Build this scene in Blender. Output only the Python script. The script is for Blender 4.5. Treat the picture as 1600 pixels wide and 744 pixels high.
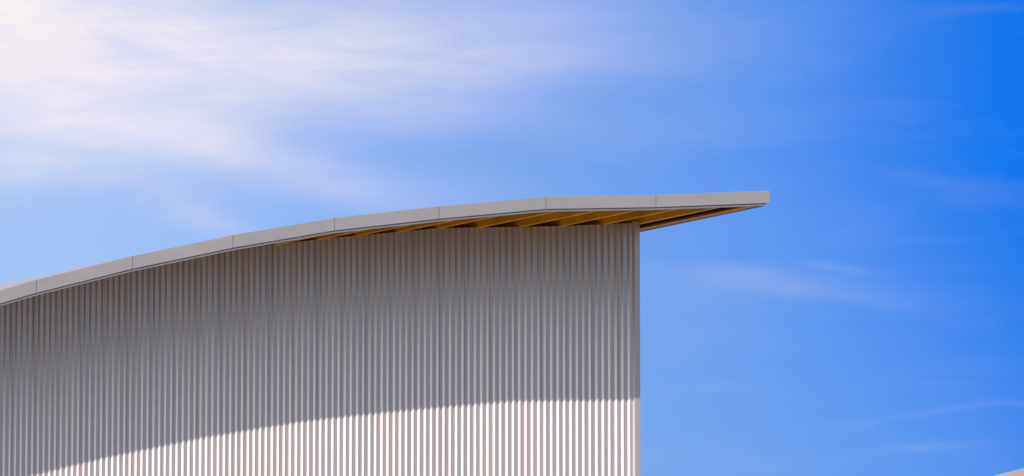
import bpy, bmesh, math, random
from mathutils import Vector, Matrix
random.seed(7)
for o in list(bpy.data.objects): bpy.data.objects.remove(o)
S = bpy.context.scene; COL = S.collection
R = math.radians

# ------------------------------------------------------------------ camera
FPX = 20000.0                       # focal length in photo pixels (1600 wide)
PITCH = math.asin(0.25)
CAMP = Vector((0, 0, 1.6))
cd = bpy.data.cameras.new("camera"); cam = bpy.data.objects.new("camera", cd); COL.objects.link(cam)
cd.sensor_width = 36; cd.lens = FPX*36/1600; cd.clip_start = 0.5; cd.clip_end = 20000
cam.location = CAMP; cam.rotation_euler = (R(90)+PITCH, 0, 0)
S.camera = cam
S.render.resolution_x, S.render.resolution_y = 1024, 476
CP, SP = math.cos(PITCH), math.sin(PITCH)

# ------------------------------------------------------------------ exposure
S.view_settings.view_transform = 'Standard'; S.view_settings.look = 'None'
S.view_settings.gamma = 1.0; S.view_settings.exposure = 0.35
S.view_settings.use_curve_mapping = False
EXPO = 2**0.35

# ------------------------------------------------------------------ plan of the main building
PHI = R(50)                         # the gable is seen 50 degrees off square, from its left
YC = 130.0                          # distance of its right hand corner
ORIG = Vector(((1000-800)/FPX*YC/CP*1.0, YC, 0))
UX = Vector((math.cos(PHI), math.sin(PHI), 0))     # along the gable, to the right
UY = Vector((-math.sin(PHI), math.cos(PHI), 0))    # into the building
def ray(px, py):
    a = (px-800)/FPX; b = (372-py)/FPX
    return Vector((a, CP - b*SP, SP + b*CP))
def on_plane(px, py, O0=0.0, m=0.0, u0=0.0):
    """point of the plane  y = -(O0 + m (u-u0))  of the building's own frame"""
    d = ray(px, py); c = CAMP - ORIG
    du, dy = d.dot(UX), d.dot(UY); cu, cy = c.dot(UX), c.dot(UY)
    t = (-(O0 + m*(cu-u0)) - cy)/(dy + m*du)
    return (cu + t*du, cy + t*dy, CAMP.z + t*d.z)
def project(u, y, z):
    p = ORIG + UX*u + UY*y + Vector((0, 0, z)) - CAMP
    zz = p.y*CP + p.z*SP
    return 800 + FPX*p.x/zz, 372 - FPX*(-p.y*SP + p.z*CP)/zz
# overhang, so that a purlin leaving the wall at x=688 reaches the verge at x=853
uk, _, zk = on_plane(688, 357)
lo, hi = 0.2, 6.0
for _ in range(50):
    mid = (lo+hi)/2
    if project(uk, -mid, zk)[0] < 853: lo = mid
    else: hi = mid
OV = lo; OM = 0.012
def on_verge(px, py): return on_plane(px, py, OV, OM, uk)
def verge_y(u): return -(OV + OM*(u-uk))

# ------------------------------------------------------------------ sun and sky
_P = Vector(on_verge(853, 330.5)); _Q = Vector(on_plane(803, 629)); _Q.y -= 0.01
_L = _P - _Q                                         # towards the sun, building frame
SUND = (UX*_L.x + UY*_L.y + Vector((0, 0, _L.z))).normalized()
sd = bpy.data.lights.new("sun", 'SUN'); sun = bpy.data.objects.new("sun", sd); COL.objects.link(sun)
sd.energy = 4.6; sd.angle = R(0.5); sd.color = (1.0, 0.90, 0.80)
sun.rotation_euler = SUND.to_track_quat('Z', 'Y').to_euler(); sun.location = (30, -40, 120)

W = bpy.data.worlds.new("World"); S.world = W; W.use_nodes = True
nt = W.node_tree; nt.nodes.clear(); NN = nt.nodes; LK = nt.links
def nm(op, a, b=None, c=None, clamp=False):
    n = NN.new('ShaderNodeMath'); n.operation = op; n.use_clamp = clamp
    for i, v in enumerate((a, b, c)):
        if v is None: continue
        if isinstance(v, (int, float)): n.inputs[i].default_value = v
        else: LK.new(v, n.inputs[i])
    return n.outputs[0]
sky = NN.new('ShaderNodeTexSky'); sky.sky_type = 'NISHITA'; sky.sun_disc = False
sky.sun_elevation = math.asin(SUND.z); sky.sun_rotation = math.atan2(SUND.x, SUND.y)
sky.air_density = 1.0; sky.dust_density = 1.2; sky.ozone_density = 1.5
tc = NN.new('ShaderNodeTexCoord'); sep = NN.new('ShaderNodeSeparateXYZ'); LK.new(tc.outputs['Generated'], sep.inputs[0])
dx, dy, dz = sep.outputs
# direction in the sky measured round a fixed bearing (north, 14.5 degrees up), 1 unit = 0.08 rad
fw = nm('MAXIMUM', nm('ADD', nm('MULTIPLY', dy, CP), nm('MULTIPLY', dz, SP)), 0.05)
up = nm('ADD', nm('MULTIPLY', dy, -SP), nm('MULTIPLY', dz, CP))
K = FPX/1600
qx = nm('MULTIPLY', nm('DIVIDE', dx, fw), K); qy = nm('MULTIPLY', nm('DIVIDE', up, fw), K)
comb = NN.new('ShaderNodeCombineXYZ'); LK.new(qx, comb.inputs[0]); LK.new(qy, comb.inputs[1])
def noise(scale, sx, sy, detail=4, rough=0.55, seed=0.0, dist=0.0, rot=0.0):
    mp = NN.new('ShaderNodeMapping'); mp.inputs['Scale'].default_value = (sx, sy, 1); mp.inputs['Location'].default_value = (seed, seed*0.7, seed*1.3)
    mp.inputs['Rotation'].default_value = (0, 0, rot)
    LK.new(comb.outputs[0], mp.inputs[0])
    n = NN.new('ShaderNodeTexNoise'); n.inputs['Scale'].default_value = scale; n.inputs['Detail'].default_value = detail
    n.inputs['Roughness'].default_value = rough; n.inputs['Distortion'].default_value = dist
    LK.new(mp.outputs[0], n.inputs['Vector']); return n.outputs['Fac']
w1 = nm('SUBTRACT', noise(3.0, 1, 2.2, 3, 0.5, 3.1), 0.5); w2 = nm('SUBTRACT', noise(3.0, 1, 1.6, 3, 0.5, 9.4), 0.5)
wx = nm('ADD', qx, nm('MULTIPLY', w1, 0.16)); wy = nm('ADD', qy, nm('MULTIPLY', w2, 0.07))
def blob(cx, cy, rx, ry, ang, amp, p=1.0):
    """soft elongated patch of cirrus; position and radii on the photo's scale, angle up to the right"""
    cx = (cx-800)/1600; cy = (372-cy)/1600; a = R(ang); rx /= 1600; ry /= 1600
    ax = nm('SUBTRACT', wx, cx); ay = nm('SUBTRACT', wy, cy)
    l = nm('DIVIDE', nm('ADD', nm('MULTIPLY', ax, math.cos(a)), nm('MULTIPLY', ay, math.sin(a))), rx)
    t = nm('DIVIDE', nm('ADD', nm('MULTIPLY', ax, -math.sin(a)), nm('MULTIPLY', ay, math.cos(a))), ry)
    r2 = nm('ADD', nm('MULTIPLY', l, l), nm('MULTIPLY', t, t))
    return nm('MULTIPLY', nm('POWER', 2.718, nm('MULTIPLY', r2, -1.0)), amp)
def total(bl):
    s = bl[0]
    for b in bl[1:]: s = nm('ADD', s, b)
    return s
BLOBS = [(60, 10, 540, 120, 0, .68), (300, 70, 440, 75, 4, .34), (60, 170, 260, 80, -6, .44), (270, 170, 240, 60, -4, .26), (540, 75, 280, 60, 4, .22),
         (620, 155, 230, 34, -2, .13), (330, 225, 250, 40, -12, .20), (470, 265, 200, 34, -12, .14), (215, 305, 170, 34, -20, .12),
         (290, 345, 120, 20, -12, .12), (600, 285, 280, 36, -4, .09), (800, 50, 360, 90, 3, .10), (60, 260, 260, 36, 3, .22),
         (1000, 50, 300, 60, -2, .04), (1030, 190, 300, 40, 3, .05), (20, 10, 160, 90, -20, .22)]
SHARP = [(1190, 448, 175, 20, -2, .17), (1110, 470, 150, 30, 2, .08), (1335, 426, 75, 8, -3, .13), (1290, 470, 150, 10, -3, .07),
         (1440, 470, 130, 22, 2, .05), (1480, 268, 130, 14, -5, .07), (1520, 300, 120, 22, -4, .05), (1490, 652, 150, 7, 4, .08), (1460, 700, 120, 7, 1, .08), (1180, 720, 260, 22, 0, .06),
         (1120, 545, 190, 20, 0, .06), (1080, 610, 140, 12, -2, .05), (1560, 12, 90, 10, 3, .07)]
gA = total([blob(*b) for b in BLOBS]); gB = nm('MULTIPLY', total([blob(*b) for b in SHARP]), 0.55)
n1 = noise(4.0, 1, 3.2, 6, 0.55, 1.7, 0.5, R(-8)); n2 = noise(9.0, 0.8, 5.0, 5, 0.6, 5.2, 0.8, R(6))
tex = nm('ADD', nm('MULTIPLY', n1, 1.1), nm('MULTIPLY', n2, 0.75)); tex = nm('ADD', tex, 0.08)     # about 1
cl = nm('MULTIPLY', nm('ADD', gA, gB), tex, clamp=True)
wisp = nm('MULTIPLY', nm('SUBTRACT', noise(5.0, 1.0, 4.5, 6, 0.6, 12.0, 1.0, R(3)), 0.5), 0.10)
cl = nm('MAXIMUM', nm('ADD', cl, wisp), 0.0)
def hx(r, g, b):
    f = lambda v: (v/255/12.92 if v/255 < .04045 else ((v/255+.055)/1.055)**2.4)
    return (f(r), f(g), f(b), 1)
ramp = NN.new('ShaderNodeValToRGB'); cr = ramp.color_ramp; cr.interpolation = 'B_SPLINE'
stops = [(0.0, (166, 200, 249)), (0.22, (152, 189, 248)), (0.45, (124, 170, 243)), (0.62, (112, 162, 244)), (0.8, (76, 144, 243)), (0.93, (34, 126, 244)), (1.0, (8, 118, 244))]
while len(cr.elements) < len(stops): cr.elements.new(0.5)
for e, (p, c) in zip(cr.elements, stops): e.position = p; e.color = hx(*c)
pos = nm('ADD', qx, 0.5)
# paler towards the horizon
low = nm('MULTIPLY', nm('MAXIMUM', nm('SUBTRACT', 0.08, qy), 0.0), 0.62)
pos = nm('SUBTRACT', pos, nm('MULTIPLY', low, nm('MAXIMUM', pos, 0.0)), clamp=True)
LK.new(pos, ramp.inputs[0])
def mix(f, a, b, mode='MIX'):
    n = NN.new('ShaderNodeMix'); n.data_type = 'RGBA'; n.blend_type = mode
    for s_, v in ((n.inputs[0], f), (n.inputs[6], a), (n.inputs[7], b)):
        if isinstance(v, (int, float)): s_.default_value = v
        elif isinstance(v, tuple): s_.default_value = v
        else: LK.new(v, s_)
    return n.outputs[2]
glow = blob(0, 0, 130, 85, 0, 1.0)
clcol = mix(glow, hx(243, 237, 249), hx(255, 249, 248))
graded = mix(cl, ramp.outputs[0], clcol)
dim = nm('SUBTRACT', 1.0, nm('MULTIPLY', nm('MAXIMUM', nm('SUBTRACT', 0.06, qy), 0.0), 0.20), clamp=True)
dim = nm('MAXIMUM', dim, 0.8)
dimc = NN.new('ShaderNodeCombineXYZ')
for i_ in range(3): LK.new(dim, dimc.inputs[i_])
# the sky texture carries the light; NREF is its colour at this bearing, so graded/NREF tints it
NREF = (2.36, 3.72, 5.75)
BG = 0.10
inv = tuple(1.0/(BG*EXPO*v) for v in NREF)+(1,)
def vmul(a, b):
    n = NN.new('ShaderNodeVectorMath'); n.operation = 'MULTIPLY'
    for i, v in enumerate((a, b)):
        if isinstance(v, tuple): n.inputs[i].default_value = v[:3]
        else: LK.new(v, n.inputs[i])
    return n.outputs[0]
tint = vmul(vmul(graded, dimc.outputs[0]), inv)
# tint fades out away from this part of the sky
near = nm('POWER', 2.718, nm('MULTIPLY', nm('ADD', nm('MULTIPLY', nm('MULTIPLY', qx, qx), 0.008), nm('MULTIPLY', nm('MULTIPLY', qy, qy), 0.05)), -1.0))
near = nm('MULTIPLY', near, nm('GREATER_THAN', nm('ADD', nm('MULTIPLY', dy, CP), nm('MULTIPLY', dz, SP)), 0.05))
tint = mix(near, (1, 1, 1, 1), tint)
out = vmul(sky.outputs[0], tint)
bg = NN.new('ShaderNodeBackground'); bg.inputs[1].default_value = BG; LK.new(out, bg.inputs[0])
wo = NN.new('ShaderNodeOutputWorld'); LK.new(bg.outputs[0], wo.inputs[0])

# ------------------------------------------------------------------ materials
def mat(name, col, rough=0.5, metal=0.0, var=0.06, vscale=2.0, stretch=(1, 1, 1), spec=0.5, bump=0.0, bscale=40, streak=0.0, dark=None):
    m = bpy.data.materials.new(name); m.use_nodes = True; t = m.node_tree; b = t.nodes['Principled BSDF']
    b.inputs['Roughness'].default_value = rough; b.inputs['Metallic'].default_value = metal; b.inputs['Specular IOR Level'].default_value = spec
    c = t.nodes.new('ShaderNodeTexCoord'); mp = t.nodes.new('ShaderNodeMapping'); mp.inputs['Scale'].default_value = stretch
    t.links.new(c.outputs['Object'], mp.inputs[0])
    n = t.nodes.new('ShaderNodeTexNoise'); n.inputs['Scale'].default_value = vscale; n.inputs['Detail'].default_value = 6; n.inputs['Roughness'].default_value = .6
    t.links.new(mp.outputs[0], n.inputs['Vector'])
    r = t.nodes.new('ShaderNodeValToRGB'); r.color_ramp.elements[0].position = .3; r.color_ramp.elements[1].position = .7
    lo_ = dark or tuple(v*(1-var) for v in col); hi_ = tuple(min(1, v*(1+var)) for v in col)
    r.color_ramp.elements[0].color = (*lo_, 1); r.color_ramp.elements[1].color = (*hi_, 1)
    t.links.new(n.outputs['Fac'], r.inputs[0]); t.links.new(r.outputs[0], b.inputs['Base Color'])
    rr = t.nodes.new('ShaderNodeMapRange'); rr.inputs['To Min'].default_value = rough*.85; rr.inputs['To Max'].default_value = min(1, rough*1.15)
    t.links.new(n.outputs['Fac'], rr.inputs['Value']); t.links.new(rr.outputs[0], b.inputs['Roughness'])
    if bump:
        n2 = t.nodes.new('ShaderNodeTexNoise'); n2.inputs['Scale'].default_value = bscale; n2.inputs['Detail'].default_value = 4
        t.links.new(mp.outputs[0], n2.inputs['Vector'])
        bp = t.nodes.new('ShaderNodeBump'); bp.inputs['Strength'].default_value = bump; bp.inputs['Distance'].default_value = .01
        t.links.new(n2.outputs['Fac'], bp.inputs['Height']); t.links.new(bp.outputs[0], b.inputs['Normal'])
    return m
M = {}
M['cladding'] = mat('coated_steel_cladding', (.59, .53, .535), .37, .68, .07, 1.2, (2.2, 1, .12), .5, bump=.1, bscale=3)
M['fascia'] = mat('coated_fascia_steel', (.425, .395, .40), .40, .55, .07, .9, (1, 1, 3), .45, bump=.15, bscale=2)
M['lip'] = mat('grey_steel_drip', (.15, .15, .19), .5, .0, .05, 2)
M['roof'] = mat('pale_roof_sheet', (.36, .33, .36), .45, 0, .05, 1)
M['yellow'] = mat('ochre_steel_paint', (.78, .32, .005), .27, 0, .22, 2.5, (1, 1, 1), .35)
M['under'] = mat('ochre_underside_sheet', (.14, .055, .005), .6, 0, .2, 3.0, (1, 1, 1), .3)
M['dark'] = mat('dark_interior_lining', (.05, .045, .04), .9, 0, .1, 1)
M['joint'] = mat('dark_joint_sealant', (.10, .08, .09), .8, 0, .1, 5)
M['ground'] = mat('dry_grassland', (.16, .145, .09), .95, 0, .15, .05)
M['yard'] = mat('concrete_bounce_yard', (.46, .42, .36), .85, 0, .08, .3)
M['eave_shade'] = mat('brown_eave_shade', (.10, .055, .015), .8, 0, .2, 3)  # shade inside the eave channel, painted as a dark brown
M['weathered'] = mat('weathered_grey_sheet', (.27, .225, .24), .7, 0, .15, 2)
M['screw'] = mat('dull_screw_head', (.10, .09, .09), .6, 0, .1, 5)

# ------------------------------------------------------------------ helpers
def link(name, bm, m, parent=None, smooth=False):
    bmesh.ops.recalc_face_normals(bm, faces=bm.faces)
    me = bpy.data.meshes.new(name); bm.to_mesh(me); bm.free(); me.materials.append(M[m])
    if smooth:
        for p in me.polygons: p.use_smooth = True
    o = bpy.data.objects.new(name, me); COL.objects.link(o)
    if parent: o.parent = parent
    return o
def thing(name, label, cat, loc, rz, group=None):
    o = bpy.data.objects.new(name, None); COL.objects.link(o); o.location = loc; o.rotation_euler = (0, 0, rz)
    o.empty_display_size = .5; o['label'] = label; o['category'] = cat
    if group: o['group'] = group
    return o
def box(bm, p, q):
    vs = [bm.verts.new((x, y, z)) for x in (p[0], q[0]) for y in (p[1], q[1]) for z in (p[2], q[2])]
    for f in ((0, 1, 3, 2), (4, 6, 7, 5), (0, 4, 5, 1), (2, 3, 7, 6), (0, 2, 6, 4), (1, 5, 7, 3)): bm.faces.new([vs[i] for i in f])
def loft(bm, A, B, cap=True, closed=True):
    """skin between two outlines of equal length"""
    a = [bm.verts.new(p) for p in A]; b = [bm.verts.new(p) for p in B]; n = len(a)
    for i in range(n if closed else n-1): bm.faces.new((a[i], a[(i+1) % n], b[(i+1) % n], b[i]))
    if cap: bm.faces.new(a); bm.faces.new(b[::-1])

# ------------------------------------------------------------------ roof profile, traced at the verge
TOP = [(57, 437.2), (207.2, 399.8), (364, 367.1), (523, 340.3), (686, 322.2), (853, 307.1), (1025, 304.5), (1202, 298)]
PROF = [(lambda p: (p[0], p[2]))(on_verge(*t)) for t in TOP]                       # (u, z)
p0 = on_verge(0, 453.9); sl = (PROF[0][1]-p0[2])/(PROF[0][0]-p0[0]); wpan = PROF[1][0]-PROF[0][0]
u, z = PROF[0]
for k in range(9):                                                              # runs on to the left, steeper panel by panel
    u -= wpan; z -= wpan*sl; PROF.insert(0, (u, z)); sl += .028
def zroof(u):
    for (a, za), (b, zb) in zip(PROF, PROF[1:]):
        if u <= b: break
    return za + (zb-za)*(u-a)/(b-a)
FH = on_verge(853, 307.1)[2]-on_verge(853, 326.9)[2]                           # fascia face height
LH = on_verge(853, 326.9)[2]-on_verge(853, 330.6)[2]
PB = on_verge(853, 307.1)[2]-on_verge(853, 321.5)[2]                           # purlin underside below roof line
PXM = abs(project(0, 0, 34)[1]-project(0, 0, 35)[1])
print('OV', OV, 'H', zroof(0), 'FH', FH, 'LH', LH, 'PB', PB, 'px/m', PXM, 'sun elev', math.degrees(math.asin(SUND.z)), 'sun', SUND)
UL, UR = PROF[0][0], PROF[-1][0]
DEPTH = 42.0

# ------------------------------------------------------------------ the setting
bm = bmesh.new(); vs = [bm.verts.new(p) for p in ((-4000, -4000, 0), (4000, -4000, 0), (4000, 8000, 0), (-4000, 8000, 0))]; bm.faces.new(vs)
o = link('ground', bm, 'ground'); o['kind'] = 'structure'
bm = bmesh.new(); vs = [bm.verts.new(p) for p in ((-75, -200, .004), (12, -200, .004), (12, 124, .004), (-75, 124, .004))]; bm.faces.new(vs)  # unseen; extent and pale tone shaped to bounce light onto wall and purlins
o = link('concrete_bounce_yard', bm, 'yard'); o['kind'] = 'structure'

bm = bmesh.new(); rows = []  # unseen ridge, added to block low sky and darken the cladding's reflections
for i in range(61):
    az = R(35+i*2.2); prof_h = 1+.35*math.sin(i*.37)+.2*math.sin(i*1.1+1)
    ring = [(2200, -2), (2350, 140*prof_h), (2600, 360*prof_h), (2900, 430*prof_h), (3400, -2)]
    rows.append([bm.verts.new((r*math.sin(az), r*math.cos(az), z)) for r, z in ring])
for r0, r1 in zip(rows, rows[1:]):
    for k in range(4): bm.faces.new((r0[k], r1[k], r1[k+1], r0[k+1]))
o = link('light_block_hills', bm, 'ground', smooth=True); o['kind'] = 'structure'

# ------------------------------------------------------------------ main building
B = thing('warehouse', 'large building clad in pale ribbed metal under a curved roof with ochre purlins', 'building', ORIG, PHI)

# ribbed wall: rib positions
ribs = [981.3]
while ribs[-1] > -60: ribs.append(ribs[-1] - 9.55*math.exp(1.5e-4*(ribs[-1]-548)))
us = [on_plane(x, 620)[0] for x in ribs]                                       # centre of each bright flank
while us[-1] > UL+1.2: us.append(us[-1]-(us[-2]-us[-1]))
us = us[::-1]
cor = on_plane(997.5, 600)[0]; cor0 = on_plane(988.2, 600)[0]
def rib_profile():
    pts = []
    for i in range(len(us)):
        u = us[i]; p = (us[i+1]-u) if i+1 < len(us) else (u-us[i-1])
        d = p*.175*random.uniform(.92, 1.08); a = p*.178*random.uniform(.96, 1.04)
        seam = (i % 4 == 1)
        u0 = u-a/2+p*random.uniform(-.012, .012)
        pts += [(u0, 0.0), (u0+a*.12, -d*.08), (u0+a*.86, -d*.90), (u0+a, -d), (u0+a+.06*p, -d)]
        if seam:   # side lap of two sheets: a small step and groove in the crest
            pts += [(u0+a+.12*p, -d*.97), (u0+a+.13*p, -d*.60), (u0+a+.19*p, -d*.60), (u0+a+.20*p, -d*1.02)]
        pts += [(u0+a+.26*p, -d*.92), (u0+a+.35*p, -.06*d), (u0+a+.40*p, -.01*d)]
    return pts
prof = rib_profile()
prof = [q for q in prof if q[0] < cor0-.004] + [(cor0-.003, -.004)]
bm = bmesh.new(); prev = None
for (u, y) in prof:
    zt = zroof(u)-PB-.001
    zs = [0, zt-8, zt]
    col = [bm.verts.new((u, y, z)) for z in zs]
    if prev:
        for k in range(2): bm.faces.new((prev[k], col[k], col[k+1], prev[k+1]))
    prev = col
wall = link('ribbed_wall', bm, 'cladding', B)
sol = wall.modifiers.new('Solidify', 'SOLIDIFY'); sol.thickness = .0012; sol.offset = 1
# corner trim
p_ = us[-1]-us[-2]; d_ = p_*.20
bm = bmesh.new(); zt = zroof(cor)-PB-.001
out_ = [(cor0-.001, -.002), (cor0+.0122, -d_*1.15), (cor, -d_*1.15), (cor, .20), (cor-.002, .20), (cor-.002, -d_*1.15+.002), (cor0+.0132, -d_*1.15+.002), (cor0+.001, -.001)]
loft(bm, [(x, y, 0.0) for x, y in out_], [(x, y, zt) for x, y in out_])
link('corner_trim', bm, 'cladding', B)
# back of the shell: lined inner wall, side and rear walls
WT = .06
bm = bmesh.new()
loft(bm, [(UL+.8, .012, .0), (cor-.01, .012, 0), (cor-.01, .012, zroof(cor)-PB-.02)] + [(u, .012, z-PB-.02) for u, z in PROF[::-1] if UL+.8 < u < cor-.01] + [(UL+.8, .012, zroof(UL+.8)-PB-.02)],
         [(UL+.8, WT, .0), (cor-.01, WT, 0), (cor-.01, WT, zroof(cor)-PB-.02)] + [(u, WT, z-PB-.02) for u, z in PROF[::-1] if UL+.8 < u < cor-.01] + [(UL+.8, WT, zroof(UL+.8)-PB-.02)])
link('wall_lining', bm, 'dark', B)
def ribbed_run(name, pa, pb, outward, za, zb, n):
    """a plain ribbed side wall from pa to pb"""
    bm = bmesh.new(); prev = None; pa = Vector(pa); pb = Vector(pb); o_ = Vector(outward); L = (pb-pa).length
    st = L/n
    for i in range(n):
        for f, h in ((0, 0), (.2, 0), (.28, .03), (.5, .03), (.58, 0)):
            s_ = (i+f)/n; q = pa.lerp(pb, s_)+o_*h; zt = za+(zb-za)*s_
            c = [bm.verts.new((q.x, q.y, 0)), bm.verts.new((q.x, q.y, zt))]
            if prev: bm.faces.new((prev[0], c[0], c[1], prev[1]))
            prev = c
    w = link(name, bm, 'cladding', B); s2 = w.modifiers.new('Solidify', 'SOLIDIFY'); s2.thickness = .02; s2.offset = -1
    return w
ribbed_run('side_wall', (cor-.035, .21), (cor-.035, DEPTH-1), (1, 0), zroof(cor)-PB-.01, zroof(cor)-PB-.01, 200)
ribbed_run('side_wall', (UL+.8, DEPTH-1), (UL+.8, .02), (-1, 0), zroof(UL+.8)-PB-.01, zroof(UL+.8)-PB-.01, 200)
bm = bmesh.new()
loft(bm, [(UL+.8, DEPTH-1, 0), (cor, DEPTH-1, 0), (cor, DEPTH-1, zroof(cor)-PB-.01)] + [(u, DEPTH-1, z-PB-.01) for u, z in PROF[::-1] if UL+.8 < u < cor] + [(UL+.8, DEPTH-1, zroof(UL+.8)-PB-.01)],
         [(UL+.8, DEPTH-.9, 0), (cor, DEPTH-.9, 0), (cor, DEPTH-.9, zroof(cor)-PB-.01)] + [(u, DEPTH-.9, z-PB-.01) for u, z in PROF[::-1] if UL+.8 < u < cor] + [(UL+.8, DEPTH-.9, zroof(UL+.8)-PB-.01)])
link('rear_wall', bm, 'cladding', B)

# roof sheet: a standing sheet following the profile from verge to rear
RT = .006
ub = on_verge(1202, 298)[0]
bm = bmesh.new()
def roof_pts(off, endu):
    return [(u, z-off) for u, z in PROF[:-1]] + [(endu, zroof(endu)-off)]
topl = roof_pts(.004, ub-.02); botl = roof_pts(.004+RT, ub-.02)[::-1]
loft(bm, [(u, verge_y(u)+.012, z) for u, z in topl+botl], [(u, DEPTH, z) for u, z in topl+botl])
roof = link('roof', bm, 'roof', B)
# ochre underside sheet, with shallow corrugations
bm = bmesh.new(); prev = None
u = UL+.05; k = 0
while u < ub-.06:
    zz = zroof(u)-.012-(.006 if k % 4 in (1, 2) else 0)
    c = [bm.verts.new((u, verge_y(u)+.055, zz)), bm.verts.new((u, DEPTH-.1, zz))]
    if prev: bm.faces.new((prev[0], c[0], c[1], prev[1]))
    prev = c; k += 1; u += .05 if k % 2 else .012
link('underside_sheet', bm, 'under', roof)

# fascia panels along the verge
GAP = .0055; FD = .05
for (a, za), (b, zb) in zip(PROF, PROF[1:]):
    bm = bmesh.new(); last = (b == PROF[-1][0])
    a2, b2 = a+GAP, b-(0 if last else GAP)
    za2 = za+(zb-za)*(a2-a)/(b-a); zb2 = za+(zb-za)*(b2-a)/(b-a)
    ya, yb = verge_y(a2), verge_y(b2)
    bv = .004
    # outline of the section (y offset, z offset): bevelled top and bottom returns
    sec = [(0, -bv), (bv, 0), (FD, 0), (FD, -.004), (bv+.003, -.004), (.004, -bv-.004), (.004, -FH+.006), (.018, -FH+.006), (.018, -FH), (.003, -FH), (0, -FH+.003)]
    loft(bm, [(a2, ya+y, za2+z) for y, z in sec], [(b2, yb+y, zb2+z) for y, z in sec])
    fp = link('fascia_panel', bm, 'fascia', roof)
    # backing strip seen as a dark hairline in the open joint
    if not last:
        bm = bmesh.new(); y_ = verge_y(b)
        box(bm, (b-.02, y_+.0055, zb-FH+.004), (b+.02, y_+.0085, zb-.012))
        link('joint_strip', bm, 'joint', fp)
# drip edge under the fascia, set slightly back, end at the corner a little short
bm = bmesh.new(); rows = []
ue = on_verge(1198.4, 320)[0]
for u in [q[0] for q in PROF[:-1]]+[ue]:
    z = zroof(u)-FH; y = verge_y(u)
    rows.append([bm.verts.new(p) for p in ((u, y+.014, z+.004), (u, y+.014, z-.008), (u, y+.009, z-.009), (u, y+.009, z-LH), (u, y+.045, z-LH), (u, y+.045, z-LH+.002), (u, y+.02, z+.004))])
for r0, r1 in zip(rows, rows[1:]):
    n = len(r0)
    for i in range(n): bm.faces.new((r0[i], r1[i], r1[(i+1) % n], r0[(i+1) % n]))
bm.faces.new(rows[0]); bm.faces.new(rows[-1][::-1])
link('drip_edge', bm, 'lip', roof)

# purlins: C sections running from the verge into the building, web towards the left
def cee(u, zb, h, fl, lip, t, flip=1):
    """outline of a C section with its web at u"""
    s = [(0, 0), (fl, 0), (fl, lip), (fl-t, lip), (fl-t, t), (t, t), (t, h-t), (fl-t, h-t), (fl-t, h-lip), (fl, h-lip), (fl, h), (0, h)]
    return [(u+flip*x, zb+z) for x, z in s]
PX = [369, 430.5, 494, 555, 618.5, 682, 746, 810, 875, 940, 1003]
pus = [on_plane(x, 357)[0] for x in PX]
while pus[0] > UL+1.0: pus.insert(0, pus[0]-(pus[1]-pus[0]))
PHGT = PB-.021
for u in pus:
    o_ = cee(0, -PB, PHGT, .036, .010, .002)
    zz = zroof(u)
    bm = bmesh.new()
    loft(bm, [(u+x, verge_y(u)+.052, zz+z) for x, z in o_], [(u+x, DEPTH-1.05, zz+z) for x, z in o_])
    link('purlin', bm, 'yellow', roof)
# eave edge: C section open to the left and a grey eave fascia outside it
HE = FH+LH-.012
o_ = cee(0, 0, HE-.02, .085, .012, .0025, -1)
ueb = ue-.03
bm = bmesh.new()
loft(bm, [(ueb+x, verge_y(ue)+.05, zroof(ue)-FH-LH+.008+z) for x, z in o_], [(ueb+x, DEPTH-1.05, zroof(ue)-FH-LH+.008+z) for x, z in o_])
link('eave_purlin', bm, 'eave_shade', roof)  # dark colour stands in for the unlit inside of the channel
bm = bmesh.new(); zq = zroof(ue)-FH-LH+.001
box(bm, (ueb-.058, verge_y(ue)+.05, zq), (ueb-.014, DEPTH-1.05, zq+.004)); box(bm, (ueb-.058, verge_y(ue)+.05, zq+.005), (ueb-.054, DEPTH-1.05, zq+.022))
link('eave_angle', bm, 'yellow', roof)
bm = bmesh.new()
sec = [(ueb+.004, -.002), (ue+.012, -.002), (ue+.012, -FH-LH+.001), (ueb-.012, -FH-LH+.001), (ueb-.012, -FH-LH+.004), (ueb+.004, -FH-LH+.004)]
loft(bm, [(x, verge_y(ue)+.055, zroof(ue)+z) for x, z in sec], [(x, DEPTH-1.0, zroof(ue)+z) for x, z in sec])
link('eave_fascia', bm, 'lip', roof)
# loose end of ridge flashing standing up above the verge on the left
uf = on_verge(196, 402)[0]
bm = bmesh.new(); zz = zroof(uf)
box(bm, (uf-.10, .4, zz+.02), (uf+.09, .55, zz+.028))
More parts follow.
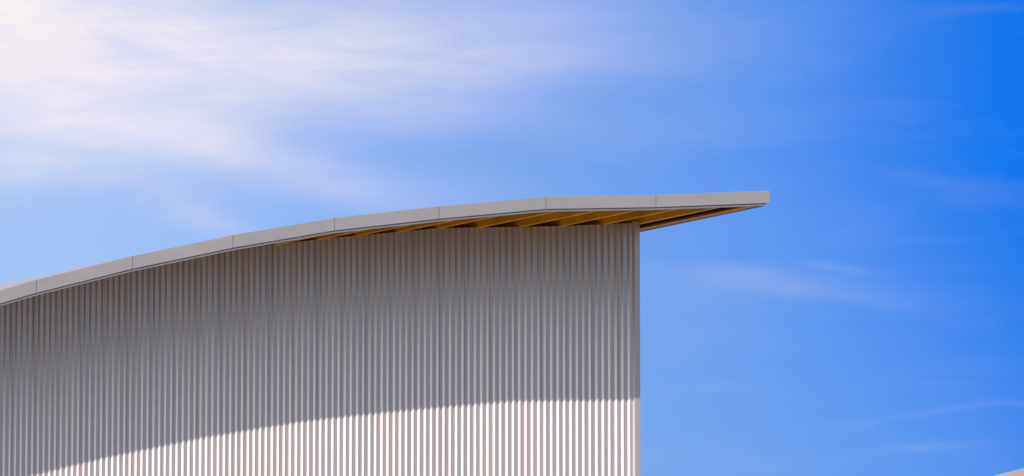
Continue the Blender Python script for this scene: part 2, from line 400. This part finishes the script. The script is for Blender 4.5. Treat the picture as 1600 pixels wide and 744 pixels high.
# screws in the top of the cladding
link('flashing', bm, 'roof', roof)
bm = bmesh.new(); q = on_plane(994.6, 351.8)
bmesh.ops.create_cone(bm, cap_ends=True, segments=8, radius1=.007, radius2=.005, depth=.006, matrix=Matrix.Translation((q[0], -d_*1.15-.003, q[2]-.004)) @ Matrix.Rotation(R(90), 4, 'X'))
link('screw', bm, 'screw', B)

# ------------------------------------------------------------------ neighbouring shed, only its roof corner shows
def wpt(px, py, Y):
    d = ray(px, py); return CAMP + d*(Y/d.y)
n0 = wpt(1551, 744, 150); n1 = wpt(1600, 731, 150); sl2 = (n1.z-n0.z)/(n1.x-n0.x)
NB = thing('shed', 'neighbouring shed roof corner peeking in at the lower right edge', 'building', (n0.x, 150, 0), 0)
prof2 = [(-2.5, -2.5*sl2*1.3)] + [(0, 0)] + [(x, x*sl2*(1-x/14)) for x in (.4, 1, 2, 3, 4, 5, 6, 7)] + [(9, 7*sl2*.5-.1), (14, -1.0)]
bm = bmesh.new()
A = [(x, 0, n0.z+z) for x, z in prof2]; A += [(x, 0, n0.z+z-.035) for x, z in prof2[::-1]]
loft(bm, A, [(x, y+30, z) for x, y, z in A]); nr = link('roof', bm, 'weathered', NB)
bm = bmesh.new()
A = [(x, -.05, n0.z+z-.02) for x, z in prof2]; A += [(x, -.05, n0.z+z-.24) for x, z in prof2[::-1]]
loft(bm, A, [(x, -.001, z) for x, y, z in A]); link('fascia', bm, 'weathered', nr)
bm = bmesh.new(); prev = None
x = -1.8
while x < 13:
    for f, h in ((0, 0), (.05, 0), (.07, -.03), (.12, -.03), (.14, 0)):
        xx = x+f
        for (a, za), (b, zb) in zip(prof2, prof2[1:]):
            if xx <= b: break
        zt = n0.z+za+(zb-za)*(xx-a)/(b-a)-.04
        c = [bm.verts.new((xx, 1.2+h, 0)), bm.verts.new((xx, 1.2+h, zt))]
        if prev: bm.faces.new((prev[0], c[0], c[1], prev[1]))
        prev = c
    x += .2
w = link('wall', bm, 'cladding', NB); s2 = w.modifiers.new('Solidify', 'SOLIDIFY'); s2.thickness = .02; s2.offset = -1
